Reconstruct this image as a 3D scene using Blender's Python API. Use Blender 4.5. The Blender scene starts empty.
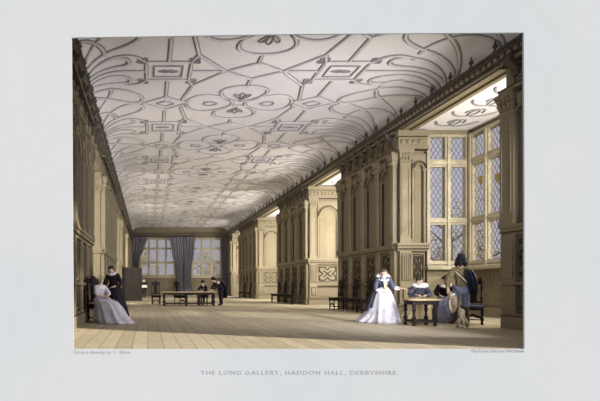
import bpy, math, random
from mathutils import Vector, Matrix, Euler
random.seed(7)
PI = math.pi
C = bpy.context.scene.collection
F = 450.0           # focal length in pixels of the 600 px wide frame
EYE = 1.02

# ------------------------------------------------------------------ materials
def mat(name, col, var=0.18, scale=14.0, rough=0.8, spec=0.2, col2=None, big=1.3, bigvar=0.12, bump=0.0):
    m = bpy.data.materials.new(name); m.use_nodes = True
    nt = m.node_tree; N = nt.nodes; L = nt.links
    b = N['Principled BSDF']; b.inputs['Roughness'].default_value = rough
    b.inputs['Specular IOR Level'].default_value = spec
    g = N.new('ShaderNodeNewGeometry')
    n1 = N.new('ShaderNodeTexNoise'); n1.inputs['Scale'].default_value = scale; n1.inputs['Detail'].default_value = 4
    n2 = N.new('ShaderNodeTexNoise'); n2.inputs['Scale'].default_value = big; n2.inputs['Detail'].default_value = 2
    L.new(g.outputs['Position'], n1.inputs['Vector']); L.new(g.outputs['Position'], n2.inputs['Vector'])
    def cr(a, k):
        r = N.new('ShaderNodeMapRange'); L.new(a, r.inputs[0])
        r.inputs[1].default_value = .3; r.inputs[2].default_value = .7
        r.inputs[3].default_value = 1 - k; r.inputs[4].default_value = 1 + k; return r.outputs[0]
    mul = N.new('ShaderNodeMath'); mul.operation = 'MULTIPLY'
    L.new(cr(n1.outputs['Fac'], var), mul.inputs[0]); L.new(cr(n2.outputs['Fac'], bigvar), mul.inputs[1])
    vm = N.new('ShaderNodeVectorMath'); vm.operation = 'SCALE'
    if col2 is not None:
        mx = N.new('ShaderNodeMix'); mx.data_type = 'RGBA'
        mx.inputs[6].default_value = (*col, 1); mx.inputs[7].default_value = (*col2, 1)
        r = N.new('ShaderNodeMapRange'); L.new(n2.outputs['Fac'], r.inputs[0]); r.inputs[1].default_value = .38; r.inputs[2].default_value = .62
        L.new(r.outputs[0], mx.inputs[0]); L.new(mx.outputs[2], vm.inputs[0])
    else:
        vm.inputs[0].default_value = col
    L.new(mul.outputs[0], vm.inputs['Scale']); L.new(vm.outputs[0], b.inputs['Base Color'])
    if bump:
        bp = N.new('ShaderNodeBump'); bp.inputs['Strength'].default_value = bump; bp.inputs['Distance'].default_value = .02
        L.new(n1.outputs['Fac'], bp.inputs['Height']); L.new(bp.outputs[0], b.inputs['Normal'])
    return m

M_paper = mat('paper', (.61, .665, .705), .012, 3, .95, .05, col2=(.64, .675, .705), big=.25, bigvar=.012)
M_ink = mat('pale_ink', (.47, .48, .50), .25, 60, .95, 0)
M_wood = mat('carved_oak', (.285, .245, .165), .24, 34, .8, .12, col2=(.25, .215, .155), big=.8)
M_woodd = mat('dark_oak', (.13, .115, .095), .25, 34, .8, .12, col2=(.11, .10, .085), big=.8)
M_shade_bead = mat('shade_bead', (.075, .06, .045), .2, 34, .8, .1)  # dark strips: groove shadow of the panelling put into colour
M_recess = mat('recessed_oak', (.22, .19, .135), .22, 34, .8, .1)
M_stone = mat('window_stone', (.45, .405, .31), .16, 20, .9, .1)
M_plaster = mat('ceiling_plaster', (.80, .80, .875), .05, 30, .95, .05, col2=(.83, .82, .84), big=.35, bigvar=.05)
M_rib = mat('plaster_rib', (.70, .69, .71), .08, 20, .95, .05)
M_rib_shade = mat('rib_shade', (.30, .29, .31), .12, 20, .95, .05)  # dark grey stands in for the shade along the ribs
M_furn = mat('dark_furniture', (.028, .022, .02), .3, 20, .65, .15)
M_ttop = mat('table_top_wood', (.46, .37, .22), .25, 14, .5, .3)
M_seatb = mat('blue_seat', (.10, .12, .20), .25, 30, .9, .1)
M_door = mat('door_oak', (.045, .038, .032), .3, 10, .7, .2)
M_curt = mat('curtain_cloth', (.31, .30, .355), .25, 9, .95, .05, col2=(.23, .22, .265), big=1.2)
M_white = mat('white_satin', (.74, .73, .80), .16, 9, .7, .15, col2=(.56, .56, .68), big=5)
M_lace = mat('white_lace', (.86, .85, .84), .1, 40, .9, .1)
M_bluesilk = mat('slate_silk', (.075, .082, .13), .35, 14, .6, .3)
M_tansilk = mat('straw_silk', (.62, .52, .31), .2, 10, .6, .3)
M_black = mat('black_velvet', (.025, .022, .028), .3, 20, .9, .1)
M_skin = mat('skin', (.66, .47, .36), .06, 20, .7, .2)
M_hair = mat('dark_hair', (.06, .045, .035), .3, 40, .8, .2)
M_hairb = mat('fair_hair', (.34, .25, .13), .3, 40, .8, .2)
M_buff = mat('buff_doublet', (.22, .185, .105), .45, 14, .9, .1)
M_breech = mat('blue_breeches', (.24, .27, .41), .2, 20, .8, .1)
M_navy = mat('navy_cloak', (.02, .023, .045), .3, 20, .9, .1)
M_boot = mat('boot_leather', (.07, .05, .035), .3, 20, .6, .3)
M_felt = mat('straw_felt', (.42, .35, .22), .3, 20, .9, .1)
M_fur = mat('hound_fur', (.42, .35, .23), .35, 30, .95, .05, col2=(.60, .54, .42), big=7)
M_leaf = mat('foliage', (.36, .32, .20), .3, 3, .9, .1)
M_bark = mat('bark', (.12, .10, .07), .3, 12, .9, .1)
M_lawn = mat('lawn', (.28, .30, .17), .25, 5, .95, .05)
M_ext = mat('outer_stone', (.42, .39, .34), .2, 5, .95, .05)
M_crest = mat('crest_glass', (.50, .40, .16), .3, 30, .5, .3)
M_pap2 = mat('letter_paper', (.85, .85, .85), .02, 20, .9, .1)

def floor_mat():
    m = bpy.data.materials.new('plank_floor'); m.use_nodes = True
    nt = m.node_tree; N = nt.nodes; L = nt.links; b = N['Principled BSDF']
    b.inputs['Roughness'].default_value = .62; b.inputs['Specular IOR Level'].default_value = .25
    g = N.new('ShaderNodeNewGeometry'); s = N.new('ShaderNodeSeparateXYZ'); L.new(g.outputs['Position'], s.inputs[0])
    def math_(op, a, bb=None, c=None):
        n = N.new('ShaderNodeMath'); n.operation = op
        for i, v in enumerate((a, bb, c)):
            if v is None: continue
            if isinstance(v, (int, float)): n.inputs[i].default_value = v
            else: L.new(v, n.inputs[i])
        return n.outputs[0]
    W = .27
    px = math_('DIVIDE', s.outputs[0], W); ix = math_('FLOOR', px); fx = math_('FRACT', px)
    seam = math_('LESS_THAN', math_('MULTIPLY', math_('ABSOLUTE', math_('SUBTRACT', fx, .5)), -1), -.46)
    rnd = N.new('ShaderNodeTexWhiteNoise'); rnd.noise_dimensions = '1D'; L.new(ix, rnd.inputs['W'])
    py = math_('ADD', math_('DIVIDE', s.outputs[1], 4.3), math_('MULTIPLY', rnd.outputs['Value'], 7)); iy = math_('FLOOR', py)
    butt = math_('LESS_THAN', math_('FRACT', py), .012)
    rnd2 = N.new('ShaderNodeTexWhiteNoise'); rnd2.noise_dimensions = '2D'
    cb = N.new('ShaderNodeCombineXYZ'); L.new(ix, cb.inputs[0]); L.new(iy, cb.inputs[1]); L.new(cb.outputs[0], rnd2.inputs['Vector'])
    nz = N.new('ShaderNodeTexNoise'); nz.inputs['Scale'].default_value = 1; nz.inputs['Detail'].default_value = 5
    sc = N.new('ShaderNodeVectorMath'); sc.operation = 'MULTIPLY'; sc.inputs[1].default_value = (14, 2.2, 1); L.new(g.outputs['Position'], sc.inputs[0]); L.new(sc.outputs[0], nz.inputs['Vector'])
    k = math_('ADD', math_('MULTIPLY', rnd2.outputs['Value'], .20), math_('MULTIPLY', nz.outputs['Fac'], .42))
    k = math_('ADD', k, .68)
    k = math_('MULTIPLY', k, math_('SUBTRACT', 1, math_('MAXIMUM', math_('MULTIPLY', seam, .36), math_('MULTIPLY', butt, .22))))
    mx = N.new('ShaderNodeMix'); mx.data_type = 'RGBA'; mx.inputs[6].default_value = (.52, .44, .28, 1); mx.inputs[7].default_value = (.46, .42, .34, 1)
    n3 = N.new('ShaderNodeTexNoise'); n3.inputs['Scale'].default_value = .3; L.new(g.outputs['Position'], n3.inputs['Vector']); L.new(n3.outputs['Fac'], mx.inputs[0])
    vm = N.new('ShaderNodeVectorMath'); vm.operation = 'SCALE'; L.new(mx.outputs[2], vm.inputs[0]); L.new(k, vm.inputs['Scale'])
    L.new(vm.outputs[0], b.inputs['Base Color'])
    return m
M_floor = floor_mat()

def pane_mat():
    m = bpy.data.materials.new('leaded_glass'); m.use_nodes = True
    nt = m.node_tree; N = nt.nodes; L = nt.links; N.remove(N['Principled BSDF']); out = N['Material Output']
    uv = N.new('ShaderNodeTexCoord'); s = N.new('ShaderNodeSeparateXYZ'); L.new(uv.outputs['UV'], s.inputs[0])
    def math_(op, a, bb=None):
        n = N.new('ShaderNodeMath'); n.operation = op
        for i, v in enumerate((a, bb)):
            if v is None: continue
            if isinstance(v, (int, float)): n.inputs[i].default_value = v
            else: L.new(v, n.inputs[i])
        return n.outputs[0]
    u = math_('DIVIDE', s.outputs[0], .165); v = math_('DIVIDE', s.outputs[1], .27)
    def line(t): return math_('GREATER_THAN', math_('ABSOLUTE', math_('SUBTRACT', math_('FRACT', t), .5)), .44)
    lead = math_('MAXIMUM', line(math_('ADD', u, v)), line(math_('ADD', math_('SUBTRACT', u, v), 100)))
    tr = N.new('ShaderNodeBsdfTransparent'); tr.inputs[0].default_value = (.93, .93, .97, 1)
    df = N.new('ShaderNodeBsdfDiffuse'); df.inputs[0].default_value = (.55, .55, .62, 1)
    gl = N.new('ShaderNodeBsdfGlossy'); gl.inputs['Roughness'].default_value = .1
    m1 = N.new('ShaderNodeMixShader'); m1.inputs[0].default_value = .10; L.new(tr.outputs[0], m1.inputs[1]); L.new(df.outputs[0], m1.inputs[2])
    m2 = N.new('ShaderNodeMixShader'); m2.inputs[0].default_value = .04; L.new(m1.outputs[0], m2.inputs[1]); L.new(gl.outputs[0], m2.inputs[2])
    ld = N.new('ShaderNodeBsdfDiffuse'); ld.inputs[0].default_value = (.10, .10, .12, 1)
    m3 = N.new('ShaderNodeMixShader'); L.new(lead, m3.inputs[0]); L.new(m2.outputs[0], m3.inputs[1]); L.new(ld.outputs[0], m3.inputs[2])
    L.new(m3.outputs[0], out.inputs[0]); return m
M_pane = pane_mat()

# ------------------------------------------------------------------ mesh helper
class MB:
    def __init__(s, M=None): s.v = []; s.f = []; s.sm = []; s.uv = {}; s.M = M or Matrix()
    def add(s, vs, fs, smooth=False):
        b = len(s.v); s.v += [s.M @ Vector(p) for p in vs]
        for f in fs: s.f.append([b + i for i in f]); s.sm.append(smooth)
    def box(s, x0, x1, y0, y1, z0, z1, bev=0.0):
        if bev:
            b = bev; r = []
            for z, i in ((z0, b), (z0 + b, 0), (z1 - b, 0), (z1, b)):
                r.append([(x0+i, y0+i, z), (x1-i, y0+i, z), (x1-i, y1-i, z), (x0+i, y1-i, z)])
            return s.loft(r, False)
        s.add([(x0,y0,z0),(x1,y0,z0),(x1,y1,z0),(x0,y1,z0),(x0,y0,z1),(x1,y0,z1),(x1,y1,z1),(x0,y1,z1)],
              [(0,3,2,1),(4,5,6,7),(0,1,5,4),(1,2,6,5),(2,3,7,6),(3,0,4,7)])
    def loft(s, rings, smooth=True, caps=True, close=True):
        n = len(rings[0]); vs = [p for r in rings for p in r]; fs = []
        for k in range(len(rings) - 1):
            for i in range(n if close else n - 1):
                j = (i + 1) % n; fs.append((k*n+i, k*n+j, (k+1)*n+j, (k+1)*n+i))
        if caps and close: fs.append(tuple(reversed(range(n)))); fs.append(tuple(range((len(rings)-1)*n, len(rings)*n)))
        s.add(vs, fs, smooth)
    def lathe(s, prof, c=(0,0,0), n=12, sx=1, sy=1):
        s.loft([[(c[0]+r*sx*math.cos(2*PI*i/n), c[1]+r*sy*math.sin(2*PI*i/n), c[2]+z) for i in range(n)] for r, z in prof])
    def tube(s, pts, r, n=6, closed=False, flat=1.0):
        P = [Vector(p) for p in pts]; rings = []
        for i, p in enumerate(P):
            a = P[i-1] if (i or closed) else p; b = P[(i+1) % len(P)] if (i < len(P)-1 or closed) else p
            t = (b - a).normalized(); up = Vector((0,0,1)) if abs(t.z) < .95 else Vector((1,0,0))
            x = t.cross(up).normalized(); y = x.cross(t).normalized(); rr = r[i] if isinstance(r, (list, tuple)) else r
            rings.append([tuple(p + x*rr*math.cos(2*PI*k/n) + y*rr*flat*math.sin(2*PI*k/n)) for k in range(n)])
        if closed: rings.append(rings[0])
        s.loft(rings, True, not closed)
    def ball(s, c, r, n=10, m=7):
        rx, ry, rz = (r, r, r) if isinstance(r, (int, float)) else r
        s.loft([[(c[0]+rx*math.sin(a)*math.cos(2*PI*i/n), c[1]+ry*math.sin(a)*math.sin(2*PI*i/n), c[2]-rz*math.cos(a)) for i in range(n)]
                for a in [max(.05, min(PI-.05, PI*k/m)) for k in range(m+1)]])
    def prism(s, pts, y0, y1):   # polygon in x,z extruded in y
        n = len(pts); vs = [(x, y0, z) for x, z in pts] + [(x, y1, z) for x, z in pts]
        s.add(vs, [tuple(range(n)), tuple(reversed(range(n, 2*n)))] + [(i, n+i, n+(i+1)%n, (i+1)%n) for i in range(n)])
    def arch(s, x0, x1, zs, zt, y0, y1, n=10):  # spandrel plate: rectangle x0..x1, zs..zt with a round arch cut out
        cx = (x0+x1)/2; R = (x1-x0)/2; fl = []
        for i in range(n+1):
            a = PI*i/n; x = cx - R*math.cos(a); z = zs + min(R, zt-zs-.02)*math.sin(a); fl.append((x, z))
        for i in range(n):
            (xa, za), (xb, zb) = fl[i], fl[i+1]
            s.prism([(xa, za), (xb, zb), (xb, zt), (xa, zt)], y0, y1)
    def build(s, name, m, parent=None, kind=None, label=None):
        me = bpy.data.meshes.new(name); me.from_pydata([tuple(v) for v in s.v], [], s.f); me.materials.append(m)
        me.polygons.foreach_set('use_smooth', s.sm); 
        if s.uv:
            ul = me.uv_layers.new(name='UV')
            for p in me.polygons:
                for li, q in zip(p.loop_indices, s.uv.get(p.index, [(0,0)]*p.loop_total)): ul.data[li].uv = q
        me.validate(); me.update()
        return link(name, me, parent, kind, label)
def link(name, me, parent=None, kind=None, label=None):
    o = bpy.data.objects.new(name, me); C.objects.link(o)
    if parent: o.parent = parent
    if kind: o['kind'] = kind
    if label: o['label'] = label
    return o
def thing(name, label, cat, loc=(0,0,0), rz=0, group=None):
    o = bpy.data.objects.new(name, None); C.objects.link(o); o.location = loc; o.rotation_euler = (0,0,rz)
    o.empty_display_size = .2
    o['label'] = label; o['category'] = cat
    if group: o['group'] = group
    return o
def tag(o, label, cat, group=None):
    o['label'] = label; o['category'] = cat
    if group: o['group'] = group
    return o
def copy_tree(o, parent=None):
    c = o.copy(); C.objects.link(c); c.parent = parent
    for ch in list(o.children): copy_tree(ch, c)
    return c
def frame_M(o, u, w):      # local x -> u along wall, local y -> w outward, local z -> up
    u = Vector(u); w = Vector(w); z = Vector((0,0,1))
    return Matrix(((u.x, w.x, z.x, o[0]), (u.y, w.y, z.y, o[1]), (u.z, w.z, z.z, o[2]), (0,0,0,1)))

# ------------------------------------------------------------------ camera
cam = bpy.data.cameras.new('camera'); co = bpy.data.objects.new('camera', cam); C.objects.link(co)
cam.sensor_fit = 'HORIZONTAL'; cam.sensor_width = 36; cam.lens = 36*F/600
cam.shift_x = (300-148)/600; cam.shift_y = (286-200.5)/600
co.location = (0, 0, EYE); co.rotation_euler = (PI/2, 0, 0); cam.clip_end = 400
bpy.context.scene.camera = co
def P(px, py, Y): return Vector(((px-148)/F*Y, Y, EYE+(286-py)/F*Y))

# ------------------------------------------------------------------ the sheet
YS = 7.344
XL, XR = -1.86, 8.70        # wall planes
YF = 48.8
ZT = 6.74                   # cornice top
def sheet():
    t = .03; q = [P(72, 38.5, YS), P(300, 35, YS), P(522.3, 33.5, YS), P(523, 200, YS), P(523, 349, YS), P(300, 349, YS), P(74, 349, YS), P(73, 200, YS)]
    q[4].z = q[5].z = q[6].z = -.006
    o = [(-3.9, 7.0), (2.4, 7.0), (9.3, 7.0), (9.3, 2.4), (9.3, -1.9), (2.4, -1.9), (-3.9, -1.9), (-3.9, 2.4)]
    mb = MB()
    vs = [(p.x, y, p.z) for y in (YS-t, YS) for p in q] + [(x, y, z) for y in (YS-t, YS) for x, z in o]
    fs = []
    for i in range(8):
        j = (i+1) % 8
        fs += [(i, j, 16+j, 16+i), (8+j, 8+i, 24+i, 24+j), (i, 8+i, 8+j, j), (16+j, 24+j, 24+i, 16+i)]
    mb.add(vs, fs)
    s = mb.build('paper_sheet', M_paper)
    tag(s, 'large off-white paper sheet framing the gallery view, with a printed title underneath', 'sheet of paper')
    def text(body, name, x0, x1, ybase, cap, shear=0, sp=1.0):
        cu = bpy.data.curves.new(name, 'FONT'); cu.body = body; cu.size = 1; cu.space_character = sp; cu.shear = shear; cu.extrude = .004
        tmp = bpy.data.objects.new('tmp', cu); C.objects.link(tmp)
        dg = bpy.context.evaluated_depsgraph_get(); me = bpy.data.meshes.new_from_object(tmp.evaluated_get(dg))
        bpy.data.objects.remove(tmp)
        xs = [v.co.x for v in me.vertices]; w = max(xs) - min(xs)
        a = P(x0, ybase, YS); b = P(x1, ybase, YS); kx = (b.x-a.x)/w; kz = cap/F*YS/.70
        for v in me.vertices: v.co = Vector(((v.co.x-min(xs))*kx + a.x, YS-t-.002+v.co.z*.3, a.z + v.co.y*kz))
        me.materials.clear(); me.materials.append(M_ink); me.name = name
        return link(name, me, s, None, label='pale grey printed lettering')
    text('THE LONG GALLERY, HADDON HALL, DERBYSHIRE.', 'printed_title', 201, 397.5, 374.2, 4.0, 0, 1.25)
    text('From a drawing by T. Allom.', 'printed_credit', 74.5, 131, 353.3, 3.2, .2)
    text('Day & Son, Lith.rs to The Queen.', 'printed_credit', 470, 523, 352, 3.2, .2)
sheet()

# ------------------------------------------------------------------ floor, ceiling
mb = MB(); mb.box(-3.6, 11.6, YS+.004, 49.0, -.12, 0); fl = mb.build('floor', M_floor, kind='structure')
RX, RZ, CU, ZC = 1.15, .66, 1.45, 7.40
WID = (XR-XL)
def cpt(x, y, dz=0):      # x is a developed coordinate 0..WT across the ceiling
    if x < CU: a = x/CU*PI/2; X = XL+RX*(1-math.cos(a)); Z = ZT+RZ*math.sin(a); nx, nz = math.cos(a), -math.sin(a)
    elif x > WT-CU: a = (WT-x)/CU*PI/2; X = XR-RX*(1-math.cos(a)); Z = ZT+RZ*math.sin(a); nx, nz = -math.cos(a), -math.sin(a)
    else: X = XL+RX+(x-CU); Z = ZC; nx, nz = 0, -1
    return (X+nx*dz, y, Z+nz*dz)
WT = WID - 2*RX + 2*CU
xs = [CU*i/8 for i in range(9)] + [WT-CU+CU*i/8 for i in range(9)]
mb = MB()
low = [cpt(x, 0) for x in xs]
ring = [(p[0], p[2]) for p in low] + [(XR, 7.6), (XL, 7.6)]
n = len(ring)
mb.add([(x, YS+.004, z) for x, z in ring] + [(x, 49.0, z) for x, z in ring],
       [tuple(range(n)), tuple(reversed(range(n, 2*n)))] + [(i, (i+1)%n, n+(i+1)%n, n+i) for i in range(n)])
ceil = mb.build('ceiling', M_plaster, kind='structure')

def dx(X): # world X -> developed coordinate (flat part)
    return X - (XL+RX) + CU
XA, XB, XC = dx(.60), dx(5.72), dx(3.16)
def rib_strip(mb, pts, w, h, base=0.0):
    P2 = [Vector((p[0], p[1])) for p in pts]; m = len(P2)
    closed = (P2[0]-P2[-1]).length < 1e-5
    rows = []
    for i, p in enumerate(P2):
        a = P2[i-1] if i else (P2[-2] if closed else p); b = P2[i+1] if i < m-1 else (P2[1] if closed else p)
        t = (b-a); t = t.normalized() if t.length > 1e-9 else Vector((1, 0)); nn = Vector((-t.y, t.x))
        rr = []
        for s_, d in ((-1, base), (-.55, base+h), (.55, base+h), (1, base)):
            q = p + nn*s_*w/2; rr.append(cpt(q.x, q.y, d))
        rows.append(rr)
    mb.loft(rows, False, False, False)
def sub(pts, step=.22):
    out = []
    for a, b in zip(pts, pts[1:]):
        a = Vector(a); b = Vector(b); k = max(1, int((b-a).length/step))
        out += [a.lerp(b, i/k) for i in range(k)]
    return out + [Vector(pts[-1])]
def bez(a, b, c, d, n=14):
    a, b, c, d = map(Vector, (a, b, c, d))
    return [((1-t)**3)*a + 3*t*(1-t)**2*b + 3*t*t*(1-t)*c + t**3*d for t in [i/n for i in range(n+1)]]
def leaf(tip, end, w, lean=0.0):
    tip = Vector(tip); end = Vector(end); d = end-tip; nn = Vector((-d.y, d.x)).normalized()
    l = bez(tip, tip+d*.35+nn*(w*.35+lean), end+nn*w*1.15-d*.02, end, 14)
    r = bez(end, end-nn*w*1.15-d*.02, tip+d*.35-nn*(w*.35-lean), tip, 14)
    return l + r[1:]
def cell(y0, ymin=0, ymax=99):
    H = 2.35; L = []; T = []
    for xa in (XA, XB):
        sg = -1 if xa == XA else 1
        L.append([(xa-.65,y0-.55),(xa+.65,y0-.55),(xa+.65,y0+.55),(xa-.65,y0+.55),(xa-.65,y0-.55)])
        T.append([(xa-.42,y0-.33),(xa+.42,y0-.33),(xa+.42,y0+.33),(xa-.42,y0+.33),(xa-.42,y0-.33)])
        T.append(leaf((xa-.28,y0),(xa-.02,y0),.10)); T.append(leaf((xa+.28,y0),(xa+.02,y0),.10))
        for cx in (-1, 1):
            for cy in (-1, 1):
                kx, ky = xa+cx*.65, y0+cy*.55
                T.append(leaf((kx,ky),(kx+cx*.24,ky+cy*.02),.10)); T.append(leaf((kx,ky),(kx+cx*.02,ky+cy*.22),.10)); T.append(leaf((kx,ky),(kx+cx*.2,ky+cy*.2),.08))
        for s_ in (-1, 1):
            L.append([(xa,y0+s_*.55),(xa,y0+s_*(H-.55))])
            L.append([(xa,y0+s_*(H-.55)),(xa-.78,y0+s_*H)]); L.append([(xa,y0+s_*(H-.55)),(xa+.78,y0+s_*H)])
            # side leaves rising from the wall
            xw = .12 if sg < 0 else WT-.12
            L.append(leaf((xw,y0+s_*.62),(xa+sg*.86,y0+s_*H*.93),.62,0))
            L.append(leaf((xw,y0+s_*.22),(xa+sg*1.15,y0+s_*.62),.40,0))
            L.append(bez((xa+sg*.65,y0+s_*.55),(xa+sg*1.1,y0+s_*1.25),(xa+sg*1.7,y0+s_*.7),(xa+sg*2.1,y0+s_*.55)))
            xv = .10 if sg < 0 else WT-.10
            L.append(bez((xv,y0+s_*H*.98),(xa+sg*1.9,y0+s_*(H-.1)),(xa+sg*1.6,y0+s_*1.2),(xa+sg*1.75,y0+s_*1.0)))
            L.append([(xa-sg*.65,y0+s_*.55),(XC+sg*1.75,y0+s_*.95)])
            T.append([(xa-.30,y0+s_*(H-.02)),(xa,y0+s_*(H-.22)),(xa+.30,y0+s_*(H-.02))])
        L.append([(xa+sg*.65,y0),(xw,y0)])
        L.append([(xa-sg*.65,y0),(XC+sg*.85,y0)])
    L.append([(XC-.85,y0),(XC,y0-.5),(XC+.85,y0),(XC,y0+.5),(XC-.85,y0)])
    for s_ in (-1, 1):
        L.append([(XC,y0+s_*.5),(XC,y0+s_*(H-1.36))])
        # half of the scrolled quatrefoil on each side of the cell border
        c = (XC, y0+s_*H)
        L.append([(c[0]+.74*math.sin(a_)*(1-.25*math.cos(a_)), c[1]-s_*(.78-.60*math.cos(a_))) for a_ in [2*PI*q/24 for q in range(25)]])
        for e in (-1, 1):
            L.append([(c[0]+e*(1.02-.80*math.cos(a_)), c[1]-s_*.66*math.sin(a_)*(1-.25*math.cos(a_))) for a_ in [PI*q/16 for q in range(17)]])
            L.append([(XC+e*.85,y0),(c[0]+e*1.75,y0+s_*.95),(XC+e*2.0,y0+s_*(H-.35)),(XC+e*1.84,y0+s_*H)])
            L.append([(c[0]+e*1.80,c[1]),(c[0]+e*1.82,c[1])])
            T.append(bez((c[0]+e*.75,c[1]),(c[0]+e*.9,c[1]-s_*.22),(c[0]+e*1.25,c[1]-s_*.2),(c[0]+e*1.2,c[1])))
            T.append(leaf((c[0],c[1]-s_*.35),(c[0]+e*.25,c[1]-s_*.75),.10))
        T.append(leaf((c[0],c[1]-s_*.3),(c[0],c[1]-s_*.85),.12))
        T.append(bez((c[0]-.22,c[1]),(c[0]-.2,c[1]-s_*.28),(c[0]+.2,c[1]-s_*.28),(c[0]+.22,c[1])))
    a, b, c = MB(), MB(), MB()
    def clip(pts):
        run = []
        for p in pts:
            if ymin < p[1] < ymax: run.append(p)
            else:
                if len(run) > 1: yield run
                run = []
        if len(run) > 1: yield run
    for l in L:
        for r in clip(sub(l)):
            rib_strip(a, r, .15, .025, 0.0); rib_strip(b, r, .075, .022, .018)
    for l in T:
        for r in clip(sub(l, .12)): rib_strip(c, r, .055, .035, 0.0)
    return a, b, c
for k in range(-1, 8):
    y0 = 13.35 + 4.7*k
    if k in (-1, 7): A = cell(y0, YS+.1, 48.7)
    elif k == 0: A = cell(y0)
    if k in (-1, 0, 7):
        o1 = A[0].build('plaster_rib', M_rib_shade, ceil); o2 = A[1].build('rib_moulding', M_rib, o1); o3 = A[2].build('rib_ornament', M_rib_shade, o1)  # wide strip and ornament carry painted rib shade, moulding lies on top
        if k == 0: base = o1
    else:
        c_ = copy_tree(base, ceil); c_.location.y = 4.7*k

# ------------------------------------------------------------------ window builder
def window(num, M, n, pitch, light, rows, z0, z1, depth=.16, crests=(), sill=True):
    mull = pitch-light; W = n*pitch+mull
    f = MB(M); p = MB(M)
    for i in range(n+1): f.box(i*pitch, i*pitch+mull, -depth/2, depth/2, z0, z1); f.box(i*pitch+mull*.3, i*pitch+mull*.7, depth/2, depth/2+.05, z0, z1)
    edges = [z0] + [v for r in rows for v in r] + [z1]
    for k in range(0, len(edges), 2):
        for i in range(n):
            f.box(i*pitch+mull, (i+1)*pitch, -depth/2, depth/2, edges[k], edges[k+1])
        f.box(0, W, depth/2, depth/2+.04, (edges[k]+edges[k+1])/2-.04, (edges[k]+edges[k+1])/2+.04)
    for r0, r1 in rows:
        for i in range(n):
            x0, x1 = i*pitch+mull, (i+1)*pitch
            p.uv[len(p.f)] = [(0,r0),(x1-x0,r0),(x1-x0,r1),(0,r1)]
            p.add([(x0,-.01,r0),(x1,-.01,r0),(x1,-.01,r1),(x0,-.01,r1)], [(0,1,2,3)])
    o = f.build('window_%d' % num, M_stone, kind='structure'); p.build('leaded_pane', M_pane, o)
    if sill:
        s_ = MB(M); s_.box(-.02, W+.02, depth/2, depth/2+.22, z0-.16, z0-.02, .02); s_.build('window_sill', M_stone, o)
    for (i, zc) in crests:
        c_ = MB(M); cx = i*pitch+mull+light/2
        c_.prism([(cx-.10,zc+.15),(cx+.10,zc+.15),(cx+.11,zc-.02),(cx,zc-.18),(cx-.11,zc-.02)], -.03, .0)
        c_.build('heraldic_shield', M_crest, o, label='yellow shield in the leaded glass')
    return o
BROWS = [(1.90, 3.16), (3.40, 5.18), (5.44, 6.22)]

# ------------------------------------------------------------------ panelling builder
def pilaster(M, x, w, z0, z1, parent, m=M_wood, d=.16, name='pilaster'):
    a = MB(M)
    a.box(x-w/2, x+w/2, 0, d, z0+.16, z1-.5)
    a.box(x-w/2-.03, x+w/2+.03, 0, d+.03, z0, z0+.08); a.box(x-w/2-.015, x+w/2+.015, 0, d+.015, z0+.08, z0+.16)
    a.box(x-w/2+.05, x-w/2+.075, d, d+.02, z0+.3, z1-.65); a.box(x+w/2-.075, x+w/2-.05, d, d+.02, z0+.3, z1-.65)
    # leafy capital
    rings = [(0,-.5),(.03,-.46),(.0,-.42),(.015,-.36),(.05,-.25),(.03,-.22),(.06,-.12),(.08,-.08),(.08,0)]
    a.loft([[(x-w/2-e,0,z1+z),(x+w/2+e,0,z1+z),(x+w/2+e,d+e,z1+z),(x-w/2-e,d+e,z1+z)] for e, z in rings], False)
    for i in (-1, 0, 1):
        a.ball((x+i*w*.32, d+.05, z1-.32), (.05,.03,.07), 6, 4)
        a.ball((x+i*w*.32, d+.06, z1-.16), (.05,.03,.05), 6, 4)
    return a.build(name, m, parent)
def console(M, x, zt, parent, m):
    a = MB(M)
    a.M = M @ Matrix.Translation((x, 0, 0))
    pr = [(0, zt-.42), (.07, zt-.42), (.10, zt-.36), (.09, zt-.28), (.16, zt-.2), (.26, zt-.12), (.28, zt-.05), (.28, zt), (0, zt)]
    n = len(pr); vs = [(-.1, y, z) for y, z in pr] + [(.1, y, z) for y, z in pr]
    a.add(vs, [tuple(range(n)), tuple(reversed(range(n, 2*n)))] + [(i, n+i, n+(i+1)%n, (i+1)%n) for i in range(n)])
    return a.build('console_bracket', M_woodd, parent)
def panel_frame(a, x0, x1, z0, z1, y, t=.05, d=.035):
    a.box(x0, x1, y, y+d, z0, z0+t); a.box(x0, x1, y, y+d, z1-t, z1); a.box(x0, x0+t, y, y+d, z0+t, z1-t); a.box(x1-t, x1, y, y+d, z0+t, z1-t)
def bar(a, p, q, w, y, d):
    p = Vector(p); q = Vector(q); t = (q-p).normalized(); nn = Vector((-t.y, t.x))*w/2
    a.prism([tuple(p-nn), tuple(q-nn), tuple(q+nn), tuple(p+nn)], y, y+d)
def strapwork(a, x0, x1, z0, z1, y):
    cx, cz = (x0+x1)/2, (z0+z1)/2; hx, hz = (x1-x0)/2-.1, (z1-z0)/2-.1
    w = .05; d = .03
    pts = [(-1,-1),(-.35,-1),(0,-.55),(.35,-1),(1,-1),(1,-.35),(.55,0),(1,.35),(1,1),(.35,1),(0,.55),(-.35,1),(-1,1),(-1,.35),(-.55,0),(-1,-.35),(-1,-1)]
    for p, q in zip(pts, pts[1:]): bar(a, (cx+p[0]*hx, cz+p[1]*hz), (cx+q[0]*hx, cz+q[1]*hz), w, y, d)
    bar(a, (cx-hx*.5, cz-hz*.5), (cx+hx*.5, cz+hz*.5), w, y, d); bar(a, (cx-hx*.5, cz+hz*.5), (cx+hx*.5, cz-hz*.5), w, y, d+.003)
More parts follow.
